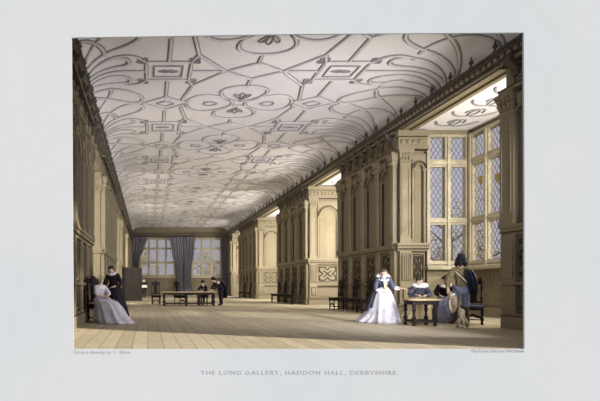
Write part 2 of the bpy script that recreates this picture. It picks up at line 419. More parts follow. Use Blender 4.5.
def panelling(M, L, n, parent, m=M_wood, mr=M_recess, ztop=6.40, ends=(True, True), pw=.22, arch_top=5.62, strap=True, brackets=True):
    """wall face of length L (local x), panelled: plinth, dado with rails, n round-headed arches between pilasters, bracketed frieze"""
    back = MB(M); p = L/n; bd = MB(M)
    pl = MB(M); pl.box(0, L, 0, .14, 0, .30); pl.box(0, L, 0, .11, .30, .36); pl.build('plinth', m, parent)
    r = MB(M); r.box(0, L, 0, .16, 2.30, 2.40); r.box(0, L, 0, .20, 2.40, 2.47); r.box(0, L, 0, .12, 2.22, 2.30); r.box(0, L, 0, .10, 1.04, 1.12)
    r.build('dado_rail', m, parent)
    for i in range(n):
        x0, x1 = i*p+pw/2+.03, (i+1)*p-pw/2-.03
        panel_frame(back, x0, x1, .42, 1.0, 0); panel_frame(back, x0+.13, x1-.13, .53, .89, 0, .03, .02)
        panel_frame(back, x0, x1, 1.18, 2.18, 0)
        if strap: strapwork(bd, x0+.03, x1-.03, 1.22, 2.14, 0)
        else: panel_frame(back, x0+.12, x1-.12, 1.3, 2.06, 0, .03, .02)
        a = MB(M); zs = arch_top-.35-(x1-x0)/2
        a.arch(x0, x1, zs, arch_top-.12, 0, .09)
        a.box(x0, x0+.07, 0, .09, 2.47, zs); a.box(x1-.07, x1, 0, .09, 2.47, zs)
        a.box(x0, x0+.10, 0, .12, zs-.08, zs); a.box(x1-.10, x1, 0, .12, zs-.08, zs)
        kx = (x0+x1)/2; a.prism([(kx-.05,zs+(x1-x0)/2-.08),(kx+.05,zs+(x1-x0)/2-.08),(kx+.08,arch_top-.12),(kx-.08,arch_top-.12)], .09, .15)
        R = (x1-x0)/2-.07
        a.tube([(kx-R*math.cos(PI*j/10), .10, zs+R*math.sin(PI*j/10)) for j in range(11)], .03, 6)
        a.build('arch', m, parent)
        # carved frieze panel
        panel_frame(back, x0+.02, x1-.02, arch_top+.12, ztop-.12, 0, .04, .04)
        if ztop-arch_top > .5:
            back.tube([(x0+.12+(x1-x0-.24)*j/12, .01, (arch_top+ztop)/2+.1*math.sin(j*PI/2)) for j in range(13)], .035, 5)
        bd.tube([(kx-(R+.10)*math.cos(PI*j/12), .10, zs+(R+.10)*math.sin(PI*j/12)) for j in range(13)], .022, 5)
        bd.box(x0-.045, x0-.005, 0, .06, .38, 2.22); bd.box(x1+.005, x1+.045, 0, .06, .38, 2.22)
        bd.box(x0+.075, x0+.115, 0, .05, 2.47, zs-.08); bd.box(x1-.115, x1-.075, 0, .05, 2.47, zs-.08)
        bd.box(x0-.03, x0-.0, 0, .10, 2.47, arch_top); bd.box(x1+.0, x1+.03, 0, .10, 2.47, arch_top)
        panel_frame(bd, x0+.055, x1-.055, .475, .945, 0, .03, .03); panel_frame(bd, x0+.055, x1-.055, 1.235, 2.125, 0, .03, .03)
    bd.box(0, L, .0, .165, 2.285, 2.31); bd.box(0, L, 0, .205, arch_top+.08, arch_top+.11); bd.box(0, L, 0, .12, 1.02, 1.045); bd.box(0, L, 0, .15, .295, .32); bd.box(0, L, 0, .17, ztop-.12, ztop-.08)
    back.build('wall_panel', m, parent); bd.build('shade_bead', M_shade_bead, parent)  # second mesh paints the groove shadows, strapwork shares its dark colour
    for i in range(n+1):
        if (i == 0 and not ends[0]) or (i == n and not ends[1]): continue
        x = min(max(i*p, pw/2), L-pw/2)
        pilaster(M, x, pw, 2.47, arch_top, parent, m)
        b = MB(M); b.box(x-pw/2-.02, x+pw/2+.02, 0, .12, .36, 2.22); b.box(x-pw/2+.04, x+pw/2-.04, .12, .14, 1.2, 2.1); b.build('pedestal', m, parent)
    f = MB(M); f.box(0, L, 0, .20, arch_top, arch_top+.08); f.box(0, L, 0, .16, ztop-.08, ztop); f.build('frieze_moulding', m, parent)
    if brackets:
        k = max(2, int(L/.62))
        for i in range(k): console(M, (i+.5)*L/k, ztop-.0, parent, m)

# ------------------------------------------------------------------ right wall
PIERS = [(YS+.01, 10.93), (15.7, 20.3), (24.4, 29.8), (35.6, 42.5), (46.5, 48.8)]
XO = 11.30
mb = MB()
for i, (a, b) in enumerate(PIERS):
    x1 = 9.66 if i == 1 else XO+.3
    mb.box(XR, x1, a, b, 0, 6.42)
mb.box(XR, 9.13, YS+.01, 48.8, 6.42, 7.5)
wr = mb.build('wall_right', M_wood, kind='structure')
names = {}
for i, (a, b) in enumerate(PIERS):
    if i == 0: a += .14
    L = b-a
    M = frame_M((XR, b, 0), (0,-1,0), (-1,0,0))      # x runs toward the camera
    panelling(M, L, [3,4,4,5,2][i], wr, ends=(True, True), pw=[.40,.24,.26,.26,.26][i])
    if i:   # jamb facing the camera
        W = .98 if i == 1 else 1.62
        Mj = frame_M((XR, a, 0), (1,0,0), (0,-1,0))
        j = MB(Mj)
        j.box(-.02, W, 0, .14, 0, .32); j.box(-.02, W, 0, .10, .32, .40); j.build('plinth', M_wood, wr)
        j = MB(Mj); j.box(-.1, W, 0, .20, 2.32, 2.42); j.box(-.14, W, 0, .26, 2.42, 2.50); j.box(-.06, W, 0, .14, 2.22, 2.32); j.box(0, W, 0, .10, 1.04, 1.14); j.build('dado_rail', M_wood, wr)
        pilaster(Mj, .22, .36, 2.50, 5.75, wr, M_wood, .12)
        j = MB(Mj); j.box(.02, .42, 0, .14, .40, 2.22)
        for q in range(4): j.box(.09+q*.075, .12+q*.075, .14, .165, 1.25, 2.1)
        j.box(.14, .30, .14, .165, .55, .9); j.build('pedestal', M_wood, wr)
        p0 = .47; zs = 5.35-(W-p0)/2
        a_ = MB(Mj); a_.arch(p0, W-.03, zs, 5.62, 0, .08); a_.box(p0, p0+.08, 0, .08, 2.5, zs); a_.box(W-.11, W-.03, 0, .08, 2.5, zs)
        a_.box(p0, p0+.11, 0, .11, zs-.08, zs); a_.box(W-.14, W-.03, 0, .11, zs-.08, zs); 
        R = (W-p0)/2-.09; kx = (p0+W-.03)/2
        a_.tube([(kx-R*math.cos(PI*q/10), .085, zs+R*math.sin(PI*q/10)) for q in range(11)], .03, 6); a_.build('arch', M_wood, wr)
        bd = MB(Mj); bd.tube([(kx-(R+.10)*math.cos(PI*q/12), .09, zs+(R+.10)*math.sin(PI*q/12)) for q in range(13)], .02, 5)
        bd.box(p0+.08, p0+.11, 0, .05, 2.5, zs-.08); bd.box(W-.14, W-.11, 0, .05, 2.5, zs-.08); bd.box(p0-.04, p0, 0, .1, 2.5, 5.6); bd.box(W-.03, W, 0, .1, .4, 5.7)
        bd.box(.0, .03, 0, .10, 2.5, 5.6); bd.box(-.02, W, 0, .205, 2.30, 2.325); bd.box(0, W, 0, .13, 1.02, 1.05); bd.box(-.02, W, 0, .16, .30, .325); bd.box(-.04, W, 0, .19, 5.73, 5.755); bd.box(-.04, W, 0, .19, 6.18, 6.21)
        strapwork(bd, p0+.03, W-.06, 1.24, 2.14, 0)
        panel_frame(bd, p0+.05, W-.08, 1.25, 2.13, 0, .03, .035); panel_frame(bd, .06, .38, 1.2, 2.15, .14, .02, .01); panel_frame(bd, .11, .33, .5, .95, .14, .02, .02); bd.box(p0-.05, p0-.02, 0, .08, .4, 2.2)
        bd.build('shade_bead', M_shade_bead, wr)  # shadow lines of the jamb panels as dark strips, with strapwork
        s_ = MB(Mj); panel_frame(s_, p0, W-.03, 1.2, 2.18, 0);  panel_frame(s_, p0, W-.03, .44, 1.0, 0)
        s_.build('strapwork_panel', M_wood, wr)
        e = MB(Mj); e.box(-.06, W, 0, .18, 5.75, 5.86); e.box(-.02, W, 0, .12, 5.86, 6.2); e.box(-.08, W, 0, .2, 6.2, 6.40)
        for q in range(int(W/.2)): e.ball((.1+q*.2, .13, 6.02), (.07,.04,.08), 8, 5)
        e.build('jamb_entablature', M_wood, wr)
# bays
BAYS = [(10.93, 15.7), (20.3, 24.4), (29.8, 35.6), (42.5, 46.5)]
mbw = MB(); mbc = MB()
for i, (a, b) in enumerate(BAYS):
    mbw.box(XO, XO+.3, a, b, 0, 1.74); mbw.box(XO, XO+.3, a, b, 6.30, 6.7)
    mbc.box(9.13, XO+.3, a, b, 6.46, 6.6)
mbw.box(9.66, XO+.3, 15.70, 15.92, 0, 1.74); mbw.box(9.66, XO+.3, 15.7, 15.92, 6.30, 6.7); 
mbw.box(9.66, XO+.3, 20.1, 20.3, 0, 6.7)
mbw.build('wall_bay', M_wood, kind='structure')
bc = mbc.build('ceiling_bay', M_plaster, kind='structure')
for i, (a, b) in enumerate(BAYS[:2]):
    r = MB()
    for k in range(5):
        yy = a+.5+k*.85
        for s_, x0 in ((1, 9.5), (-1, 10.9)):
            pts = bez((x0, yy, 0), (x0+s_*.3, yy+.6, 0), (x0+s_*.9, yy+.5, 0), (x0+s_*.8, yy, 0)) + bez((x0+s_*.8, yy, 0), (x0+s_*.7, yy-.3, 0), (x0+s_*.4, yy-.15, 0), (x0+s_*.45, yy+.1, 0))[1:]
            r.tube([(p.x, p.y, 6.455) for p in pts], .035, 5)
    r.tube([(9.2, a+.1, 6.45), (9.2, b-.1, 6.45)], .03, 5)
    r.build('plaster_rib', M_rib_shade, bc)
wn = 1
# bay 1 far side window and outer window, then bay 2-4 outer windows
W2 = .67
window(1, frame_M((9.66, 15.80, 0), (1,0,0), (0,-1,0)), 2, .72, .52, BROWS, 1.74, 6.30)
window(2, frame_M((XO-.05, 15.68, 0), (0,-1,0), (-1,0,0)), 6, .72, .53, BROWS, 1.74, 6.30, crests=((0, 4.6), (1, 4.5)))
window(3, frame_M((XO+.1, 24.38, 0), (0,-1,0), (-1,0,0)), 5, .78, .6, BROWS, 1.74, 6.30)
window(4, frame_M((XO+.1, 35.58, 0), (0,-1,0), (-1,0,0)), 7, .80, .62, BROWS, 1.74, 6.30)
window(5, frame_M((XO+.1, 46.48, 0), (0,-1,0), (-1,0,0)), 5, .76, .58, BROWS, 1.74, 6.30)
# oak panels under the bay windows
wb = MB(frame_M((9.66, 15.70, 0), (1,0,0), (0,-1,0)))
for q in range(2): panel_frame(wb, .05+q*.79, .80+q*.79, .4, 1.5, 0, .06, .03)
wb.box(0, 1.62, 0, .10, 0, .3); wb.M = frame_M((XO, 15.70, 0), (0,-1,0), (-1,0,0))
for q in range(5): panel_frame(wb, .05+q*.88, .88+q*.88, .4, 1.5, 0, .06, .03); strapwork(wb, .1+q*.88, .83+q*.88, .5, 1.4, 0)
wb.box(0, 4.4, 0, .10, 0, .3); o = wb.build('trim_5', M_wood, kind='structure')

# ------------------------------------------------------------------ left wall
RECS = [(14.2, 17.8), (24.5, 29.8), (33.5, 37.3)]
mb = MB(); y = YS+.01; segs = []
for a, b in RECS + [(48.8, 48.8)]:
    mb.box(XL-1.4, XL, y, a, 0, 5.5); segs.append((y, a)); y = b
mb.box(XL-1.4, XL, YS+.01, 48.8, 5.5, 7.5); mb.box(XL-1.7, XL-1.4, YS+.01, 48.8, 0, 7.5)
wl = mb.build('wall_left', M_wood, kind='structure')
for i, (a, b) in enumerate(segs):
    panelling(frame_M((XL, a+(0 if i else .14), 0), (0,1,0), (1,0,0)), b-a-(0 if i else .14), [6,5,3,8][i], wl, ztop=6.2, pw=.22, arch_top=5.3, strap=True, brackets=False)
    if i:
        Mj = frame_M((XL, a, 0), (-1,0,0), (0,-1,0)); W = 1.35
        j = MB(Mj); j.box(-.02, W, 0, .14, 0, .32); j.build('plinth', M_wood, wl)
        j = MB(Mj); j.box(-.06, W, 0, .2, 2.32, 2.42); j.box(-.1, W, 0, .26, 2.42, 2.5); j.box(0, W, 0, .1, 1.04, 1.14); j.build('dado_rail', M_wood, wl)
        pilaster(Mj, .22, .40, 2.5, 5.15, wl, M_wood, .12)
        j = MB(Mj); j.box(.02, .44, 0, .14, .4, 2.3); panel_frame(j, .5, W-.05, 1.2, 2.2, 0); panel_frame(j, .5, W-.05, 2.6, 5.0, 0); j.build('pedestal', M_wood, wl)
        e = MB(Mj); e.box(-.06, W, 0, .18, 5.15, 5.25); e.box(-.02, W, 0, .1, 5.25, 5.5); e.build('jamb_entablature', M_wood, wl)
nb = 48
for i in range(nb): console(frame_M((XL, 0, 0), (0,1,0), (1,0,0)), 8.0+i*.85, 6.42, wl, M_wood)

# ------------------------------------------------------------------ far wall
mb = MB()
WZ0, WZ1 = 2.05, 6.22
wins = [(-.95, 2.90), (4.72, 8.02)]
mb.box(XL-1.7, wins[0][0], YF, YF+.3, 0, 7.5); mb.box(wins[0][1], wins[1][0], YF, YF+.3, 0, 7.5); mb.box(wins[1][1], XO+.3, YF, YF+.3, 0, 7.5)
for a, b in wins: mb.box(a, b, YF, YF+.3, 0, WZ0); mb.box(a, b, YF, YF+.3, WZ1, 7.5)
wf = mb.build('wall_far', M_recess, kind='structure')
FR = [(2.25, 3.45), (3.68, 4.98), (5.2, 6.05)]
window(6, frame_M((-.95, YF+.12, 0), (1,0,0), (0,-1,0)), 4, .93, .70, FR, WZ0, WZ1)
window(7, frame_M((4.72, YF+.12, 0), (1,0,0), (0,-1,0)), 3, 1.03, .80, FR, WZ0, WZ1)
a = MB(frame_M((XL, YF, 0), (1,0,0), (0,-1,0)))
for q in range(12): panel_frame(a, .05+q*.875, .85+q*.875, .45, 1.8, 0, .06, .04)
a.box(0, 10.5, 0, .12, 0, .3); a.build('wall_panel', M_recess, wf)

# ------------------------------------------------------------------ cornices
def cornice(num, M, L, fin=True):
    a = MB(M)
    a.box(0, L, 0, .10, 6.42, 6.50); a.box(0, L, 0, .15, 6.50, 6.62); a.box(0, L, 0, .20, 6.62, 6.69); a.box(0, L, 0, .24, 6.69, ZT+.01)
    o = a.build('trim_%d' % num, M_woodd, kind='structure')
    d = MB(M)
    k = int(L/.2)
    for i in range(k): d.box(i*.2+.03, i*.2+.13, .14, .19, 6.51, 6.60)
    d.build('dentil_band', M_wood, o)
    if fin:
        first = None
        for i in range(int(L/.82)):
            if first is None:
                f = MB(); f.lathe([(.055,0),(.06,.03),(.03,.06),(.025,.09),(.055,.13),(.06,.16),(.03,.20),(.015,.24),(.022,.26),(.004,.31)], (0,0,0), 8)
                first = f.build('finial', M_woodd, o); q = first
            else: q = first.copy(); C.objects.link(q)
            q.location = M @ Vector((.4+i*.82, .19, ZT+.005))
    return o
cornice(1, frame_M((XR, YS+.01, 0), (0,1,0), (-1,0,0)), YF-YS-.02)
cornice(2, frame_M((XL, YS+.01, 0), (0,1,0), (1,0,0)), YF-YS-.02)
cornice(3, frame_M((XL, YF, 0), (1,0,0), (0,-1,0)), XR-XL, False)
mb = MB(); mb.M = frame_M((0,0,0), (1,0,0), (0,1,0))
mb.box(9.02, 9.13, YS+.02, 48.7, 6.34, 6.42); mb.box(8.72, 8.80, YS+.02, 48.7, 6.36, 6.42)
# only across the bay mouths
mb = MB()
for a_, b_ in BAYS: mb.box(9.02, 9.16, a_+.02, b_-.22, 6.36, 6.44); mb.box(8.72, 8.82, a_+.02, b_-.22, 6.38, 6.43)
mb.build('trim_4', M_wood, kind='structure')

# ------------------------------------------------------------------ door leaf standing open on the left
dY = 30.6
d = thing('oak_door', 'dark oak door leaf standing open against the left wall beyond the lady and gentleman', 'door', (XL+.17, dY, 0))
m_ = MB(); m_.box(0, 1.28, 0, .07, .01, 2.28); m_.build('door_leaf', M_door, d)
m_ = MB(); panel_frame(m_, .08, .6, .15, 1.0, -.03, .05, .03); panel_frame(m_, .68, 1.2, .15, 1.0, -.03, .05, .03); panel_frame(m_, .08, .6, 1.12, 2.15, -.03, .05, .03); panel_frame(m_, .68, 1.2, 1.12, 2.15, -.03, .05, .03)
m_.build('door_panel', M_door, d)
m_ = MB(); m_.ball((1.2, -.05, 1.08), .035, 8, 6); m_.build('door_knob', M_furn, d)

# ------------------------------------------------------------------ curtains
def curtain(label, keys, y):
    """keys: (z, x0, x1) from the rod down"""
    m_ = MB(); n = 56; rings = []
    for zi in range(33):
        t = zi/32; z = keys[0][0]+(keys[-1][0]-keys[0][0])*t
        for (za, a0, a1), (zb, b0, b1) in zip(keys, keys[1:]):
            if za >= z >= zb-1e-6:
                s_ = (za-z)/(za-zb); s_ = s_*s_*(3-2*s_); x0 = a0+(b0-a0)*s_; x1 = a1+(b1-a1)*s_; break
        fr, bk = [], []
        for i in range(n+1):
            u = i/n; ph = u*PI*2*7 + .6*math.sin(3*t+u*4)
            yy = y - .12*math.cos(ph) - .05*math.sin(ph*.5+t*3)
            fr.append((x0+(x1-x0)*u, yy, z)); bk.append((x0+(x1-x0)*u, yy+.03, z))
        rings.append(fr + bk[::-1])
    m_.loft(rings)
    o = m_.build('curtain', M_curt); tag(o, label, 'curtain', 'grey-violet curtains on the far windows'); return o
yc = YF-.42
curtain('grey-violet curtain swept back at the left end of the far wall', [(6.32,-1.62,.0),(5.2,-1.62,-.35),(4.0,-1.62,-.9),(2.6,-1.62,-1.15),(.03,-1.62,-1.0)], yc)
curtain('long grey-violet curtain between the far windows, the half beside the left window', [(6.32,2.25,3.80),(4.6,2.55,3.80),(2.9,3.05,3.80),(2.0,3.1,3.8),(.03,2.85,3.80)], yc)
curtain('long grey-violet curtain between the far windows, the half beside the right window', [(6.32,3.86,5.05),(4.6,3.86,4.95),(2.9,3.86,4.62),(2.0,3.86,4.55),(.03,3.86,4.8)], yc)
curtain('grey-violet curtain hanging straight in the far right corner', [(6.32,7.8,8.45),(3,7.95,8.45),(.03,8.0,8.45)], yc)
m_ = MB(); m_.tube([(-1.7, yc, 6.36), (8.42, yc, 6.36)], .035, 8); m_.ball((-1.7, yc, 6.36), .06); m_.ball((8.42, yc, 6.36), .06)
for x in (-1.2, 3.83, 8.1): m_.box(x-.03, x+.03, yc, YF-.0, 6.36, 6.42)
tag(m_.build('curtain_rod', M_furn), 'long dark curtain rod along the top of the far windows', 'curtain rod')

# ------------------------------------------------------------------ furniture
def turned(h, r):
    pr = [(1.1,0),(1.1,.05),(.7,.07),(1.0,.11),(.6,.16),(.75,.2),(1.25,.32),(1.3,.38),(.7,.46),(.6,.5),(.9,.53),(.6,.56),(.75,.62),(1.2,.75),(.7,.85),(1.1,.88),(1.1,1.0)]
    return [(a*r, b*h) for a, b in pr]
def make_chair(name, label, group=None, seatm=M_furn, H=1.28):
    t = thing(name, label, 'chair', group=group)         # faces -Y
    w, dp, sh = .24, .22, .46
    m_ = MB(); m_.box(-w-.02, w+.02, -dp-.02, dp+.0, sh-.02, sh+.05, .02); m_.build('seat', seatm, t)
    m_ = MB(); m_.box(-w, w, -dp, dp, sh-.08, sh-.02); m_.build('seat_frame', M_furn, t)
    for sx in (-1, 1):
        m_ = MB(); m_.lathe(turned(sh-.06, .028), (sx*(w-.03), -dp+.03, 0), 8); m_.build('leg', M_furn, t)
        m_ = MB(); m_.lathe(turned(sh-.06, .026), (sx*(w-.03), dp-.03, 0), 8); m_.build('leg', M_furn, t)
        m_ = MB(); m_.M = Matrix.Translation((sx*(w-.03), dp-.03, sh-.02)) @ Matrix.Rotation(-.07, 4, 'X')
        m_.lathe(turned(H-sh-.12, .026) + [(.03, H-sh-.11), (.035, H-sh-.06), (.012, H-sh-.02), (.02, H-sh), (.003, H-sh+.04)], (0,0,0), 8); m_.build('back_post', M_furn, t)
    m_ = MB(); m_.M = Matrix.Translation((0, dp-.03, sh-.02)) @ Matrix.Rotation(-.07, 4, 'X')
    h = H-sh
    m_.box(-w+.04, w-.04, -.015, .015, h-.19, h-.129)
    m_.prism([(-w+.03, h-.13), (w-.03, h-.13), (w-.05, h-.05), (.10, h-.02), (.05, h+.05), (0, h+.07), (-.05, h+.05), (-.10, h-.02), (-w+.05, h-.05)], -.018, .018)
    m_.build('crest_rail', M_furn, t)
    m_ = MB(); m_.M = Matrix.Translation((0, dp-.03, sh-.02)) @ Matrix.Rotation(-.07, 4, 'X')
    for x in (-.105, .075): m_.box(x, x+.03, -.01, .01, .17, h-.19)
    m_.box(-w+.04, w-.04, -.015, .015, .12, .17); m_.box(-.075, .075, -.003, .003, .17, h-.19); m_.build('cane_panel', M_furn, t)
    m_ = MB(); m_.prism([(-w+.04,.16),(-w+.04,.21),(-.1,.25),(0,.29),(.1,.25),(w-.04,.21),(w-.04,.16),(.08,.19),(0,.22),(-.08,.19)], -dp+.02, -dp+.05)
    for sx in (-1, 1): m_.tube([(sx*(w-.03), -dp+.03, .12), (sx*(w-.03), dp-.03, .12)], .016)
    m_.tube([(-w+.03, 0, .12), (w-.03, 0, .12)], .016); m_.build('stretcher', M_furn, t)
    return t
def place(t, x, y, rz, label=None, first=False, group=None):
    c_ = t if first else copy_tree(t); c_.location = (x, y, 0); c_.rotation_euler = (0,0,rz)
    if label: c_['label'] = label
    if group: c_['group'] = group
    return c_
ch = make_chair('high_backed_chair', '')
place(ch, 8.66, 12.02, -.60, 'high-backed carved chair with dark blue seat behind the man in buff doublet', first=True)
for c_ in ch.children:
    if c_.name.startswith('seat') and 'frame' not in c_.name: c_.data = c_.data.copy(); c_.data.materials[0] = M_seatb; c_['label'] = 'dark blue seat'
ch2 = make_chair('high_backed_chair', '', 'high-backed chairs along the right wall')
G1 = 'high-backed chairs along the right wall'
xw = XR-.46
for i, (yy, lb) in enumerate([(17.15, 'dark high-backed chair against the nearest panelled pier, closest to the lady in white'), (18.35, 'dark high-backed chair against the nearest panelled pier, middle of its row of three'),
        (19.7, 'dark high-backed chair against the nearest panelled pier, farthest of its row of three'), (24.95, 'dark high-backed chair against the second pier, at its near corner'),
        (26.3, 'dark high-backed chair against the second pier, second from its near corner'), (27.8, 'dark high-backed chair against the second pier, third from its near corner'), (29.2, 'dark high-backed chair against the second pier, at its far corner'),
        (37.2, 'dark high-backed chair against the third pier, nearer of its pair'), (39.6, 'dark high-backed chair against the third pier, farther of its pair'), (46.8, 'small dark high-backed chair near the far right corner curtain')]):
    place(ch2, xw if i < 9 else 8.0, yy, -PI/2+random.uniform(-.12, .12), lb, first=(i == 0), group=G1)
place(ch2, .45, 25.2, .1, 'dark high-backed chair standing off the left end of the long table', group='chairs around the long table')
place(ch2, 1.72, 24.2, PI-.9, 'dark high-backed chair behind the middle of the long table', group='chairs around the long table')
place(ch2, -1.42, 12.85, .75, 'dark high-backed chair by the left wall under the seated lady in white', group='chair of the seated lady')

def table(name, label, loc, rz, L, D, H, legs, rounded=False, leg_r=.05):
    t = thing(name, label, 'table', loc, rz)
    m_ = MB()
    if rounded:
        pr = [(math.copysign(abs(math.cos(a))**.55, math.cos(a))*L/2, math.copysign(abs(math.sin(a))**.55, math.sin(a))*D/2) for a in [2*PI*i/40 for i in range(40)]]
        m_.loft([[(x*k, y_*k, z) for x, y_ in pr] for k, z in ((.97,H-.045),(1,H-.035),(1,H-.008),(.985,H))], False)
    else: m_.box(-L/2, L/2, -D/2, D/2, H-.05, H, .01)
    m_.build('tabletop', M_ttop, t)
    m_ = MB(); m_.box(-L/2+.12, L/2-.12, -D/2+.10, D/2-.10, H-.15, H-.05)
    m_.build('apron', M_furn, t)
    xs_ = sorted(set(x for x, y_ in legs)); ys_ = sorted(set(y_ for x, y_ in legs))
    for x, y_ in legs:
        m_ = MB(); m_.lathe(turned(H-.14, leg_r), (x, y_, 0), 10); m_.build('leg', M_furn, t)
    m_ = MB()
    for y_ in ys_: m_.box(xs_[0], xs_[-1], y_-.025, y_+.025, .09, .15)
    for x in xs_: m_.box(x-.025, x+.025, ys_[0], ys_[-1], .095, .145)
    m_.build('stretcher', M_furn, t)
    return t
table('refectory_table', 'long dark-legged table with pale top in the middle of the far floor', (2.09, 23.4, 0), 0, 2.85, .85, .73, [(x, y_) for x in (-1.25, -.1, .55, 1.3) for y_ in (-.3, .3)], leg_r=.055)
TX, TY = 7.08, 11.66
table('oblong_table', 'small round-cornered table between the ladies and the man in buff doublet', (TX, TY, 0), 0, .90, .60, .69, [(x, y_) for x in (-.30, .24) for y_ in (-.19, .19)], True, .042)

# ------------------------------------------------------------------ figures
def skin(name, verts, edges, radii, m, parent, root=0, sub_=1):
    me = bpy.data.meshes.new('t'); me.from_pydata([tuple(v) for v in verts], edges, [])
    o = bpy.data.objects.new('t', me); C.objects.link(o)
    sk = o.modifiers.new('s', 'SKIN'); sk.use_smooth_shade = True
    if not me.skin_vertices: me.skin_vertices.new() if hasattr(me.skin_vertices, 'new') else None
    for i, r in enumerate(radii):
        d_ = me.skin_vertices[0].data[i]; d_.radius = r if isinstance(r, tuple) else (r, r); d_.use_root = (i == root)
    sb = o.modifiers.new('b', 'SUBSURF'); sb.levels = sub_; sb.render_levels = sub_
    dg = bpy.context.evaluated_depsgraph_get(); ev = o.evaluated_get(dg); me2 = bpy.data.meshes.new_from_object(ev)
    bpy.data.objects.remove(o); me2.name = name; me2.materials.clear(); me2.materials.append(m)
    for p in me2.polygons: p.use_smooth = True
    return link(name, me2, parent)
V = Vector
class Fig:
    """local frame: faces -Y, left hand at +X"""
    def __init__(s, **k):
        H = s.H = k.get('H', 1.68); u = H/1.7
        s.u = u
        j = dict(pel=V((0,0,.92)), waist=V((0,0,1.06)), chest=V((0,0,1.28)), neck=V((0,0,1.44)), jaw=V((0,-.02,1.515)), head=V((0,-.015,1.59)), crown=V((0,0,1.655)))
        for s_, c_ in ((1,'l'), (-1,'r')):
            j['sh'+c_] = V((s_*.17,0,1.38)); j['el'+c_] = V((s_*.24,.02,1.10)); j['wr'+c_] = V((s_*.25,-.06,.86)); j['hd'+c_] = V((0,-.03,-.08))
            j['hip'+c_] = V((s_*.09,0,.88)); j['kn'+c_] = V((s_*.10,-.02,.48)); j['an'+c_] = V((s_*.10,.02,.09)); j['toe'+c_] = V((s_*.12,-.14,.035))
        for a_ in j:
            if not a_.startswith('hd'): j[a_] = j[a_]*u
            else: j[a_] = j[a_]*u
        j.update({a_: V(b_) for a_, b_ in k.get('pose', {}).items()})
        s.j = j
    def body(s, root, m=M_skin):
        j, u = s.j, s.u; vs, es, rs = [], [], []
        def v(p, r): vs.append(V(p)); rs.append(r*u); return len(vs)-1
        def e(a_, b_): es.append((a_, b_)); return b_
        pel = v(j['pel'], .085); w = e(pel, v(j['waist'], .08)); c_ = e(w, v(j['chest'], .125)); n_ = e(c_, v(j['neck'], .055))
        ja = e(n_, v(j['jaw'], .055)); hd = e(ja, v(j['head'], .083)); cr = e(hd, v(j['crown'], .066))
        fd = s.face_dir(); e(hd, v(j['head']+fd*.098*u-V((0,0,.012*u)), .012))     # nose
        sd = fd.cross(V((0,0,1)))
        for q in (-1, 1): e(hd, v(j['head']+sd*q*.09*u, .014))                    # ears
        for q in 'lr':
            sh = e(c_, v(j['sh'+q], .058)); el = e(sh, v(j['el'+q], .042)); wr_ = e(el, v(j['wr'+q], .028))
            hd_ = j['hd'+q]; L_ = hd_.length or .08; dr = hd_.normalized()
            palm = e(wr_, v(j['wr'+q]+dr*.055*u, .034))
            side = dr.cross(V((0,0,1))) ; side = side.normalized() if side.length > .2 else V((0,1,0))
            cur = V((0,0,-1)) if abs(dr.z) < .7 else V((0,-1,0))
            for t_, ln in ((-1.3,.055), (-.45,.068), (.4,.064), (1.2,.05)):
                b0 = j['wr'+q]+dr*.09*u+side*t_*.019*u
                k1 = e(palm, v(b0, .0095)); k2 = e(k1, v(b0+dr*ln*.55*u+cur*.012*u, .0085)); e(k2, v(b0+dr*ln*.85*u+cur*.035*u, .0075))
            tb = j['wr'+q]+dr*.035*u+side*(-.035 if q == 'l' else .035)*u; k1 = e(wr_, v(tb, .011)); e(k1, v(tb+dr*.045*u+side*(-.012 if q == 'l' else .012)*u, .009))
            hp = e(pel, v(j['hip'+q], .075)); kn = e(hp, v(j['kn'+q], .048)); an = e(kn, v(j['an'+q], .036)); e(an, v(j['toe'+q], .03))
        o = skin('body', vs, es, rs, m, root)
        f = MB(); 
        for q in (-1, 1): f.ball(j['head']+fd*.082*u+sd*q*.032*u+V((0,0,.012*u)), .011*u, 6, 4)
        f.build('eye', M_hair, root)
        f = MB(); f.ball(j['head']+fd*.078*u-V((0,0,.045*u)), (.022*u,.012*u,.008*u), 6, 4); f.build('mouth', mat_lip, root)
        return o
    def face_dir(s): return s.j.get('face', V((0,-1,0))).normalized()
    def cloth(s, name, m, root, chain, extra=()):
        """chain: list of lists of (joint or point, radius)"""
        vs, es, rs, idx = [], [], [], {}
        for c_ in chain:
            prev = None
            for p, r in c_:
                key = p if isinstance(p, str) else tuple(round(x, 4) for x in p)
                if key not in idx:
                    idx[key] = len(vs); vs.append(s.j[p] if isinstance(p, str) else V(p)); rs.append(r*s.u)
                i = idx[key]
                if prev is not None: es.append((prev, i))
                prev = i
        return skin(name, vs, es, rs, m, root)
    def bodice(s, name, m, root, k=1.0, cuff='wr', full=.07, low=.10):
        j = s.j; ch_ = [[('pel', low+.03), ('waist', .115*k), ('chest', .148*k), (j['neck']-V((0,0,.05*s.u)), .07)]]
        for q in 'lr':
            e_ = j['wr'+q]*.88 + j['el'+q]*.12 if cuff == 'wr' else j['wr'+q]*.35+j['el'+q]*.65
            ch_.append([('chest', .145*k), ('sh'+q, .078), ((j['sh'+q]+j['el'+q])/2, full), ('el'+q, full*.92), (e_, full*.6)])
        return s.cloth(name, m, root, ch_)
mat_lip = mat('lips', (.35, .12, .10), .05, 20, .6, .2)
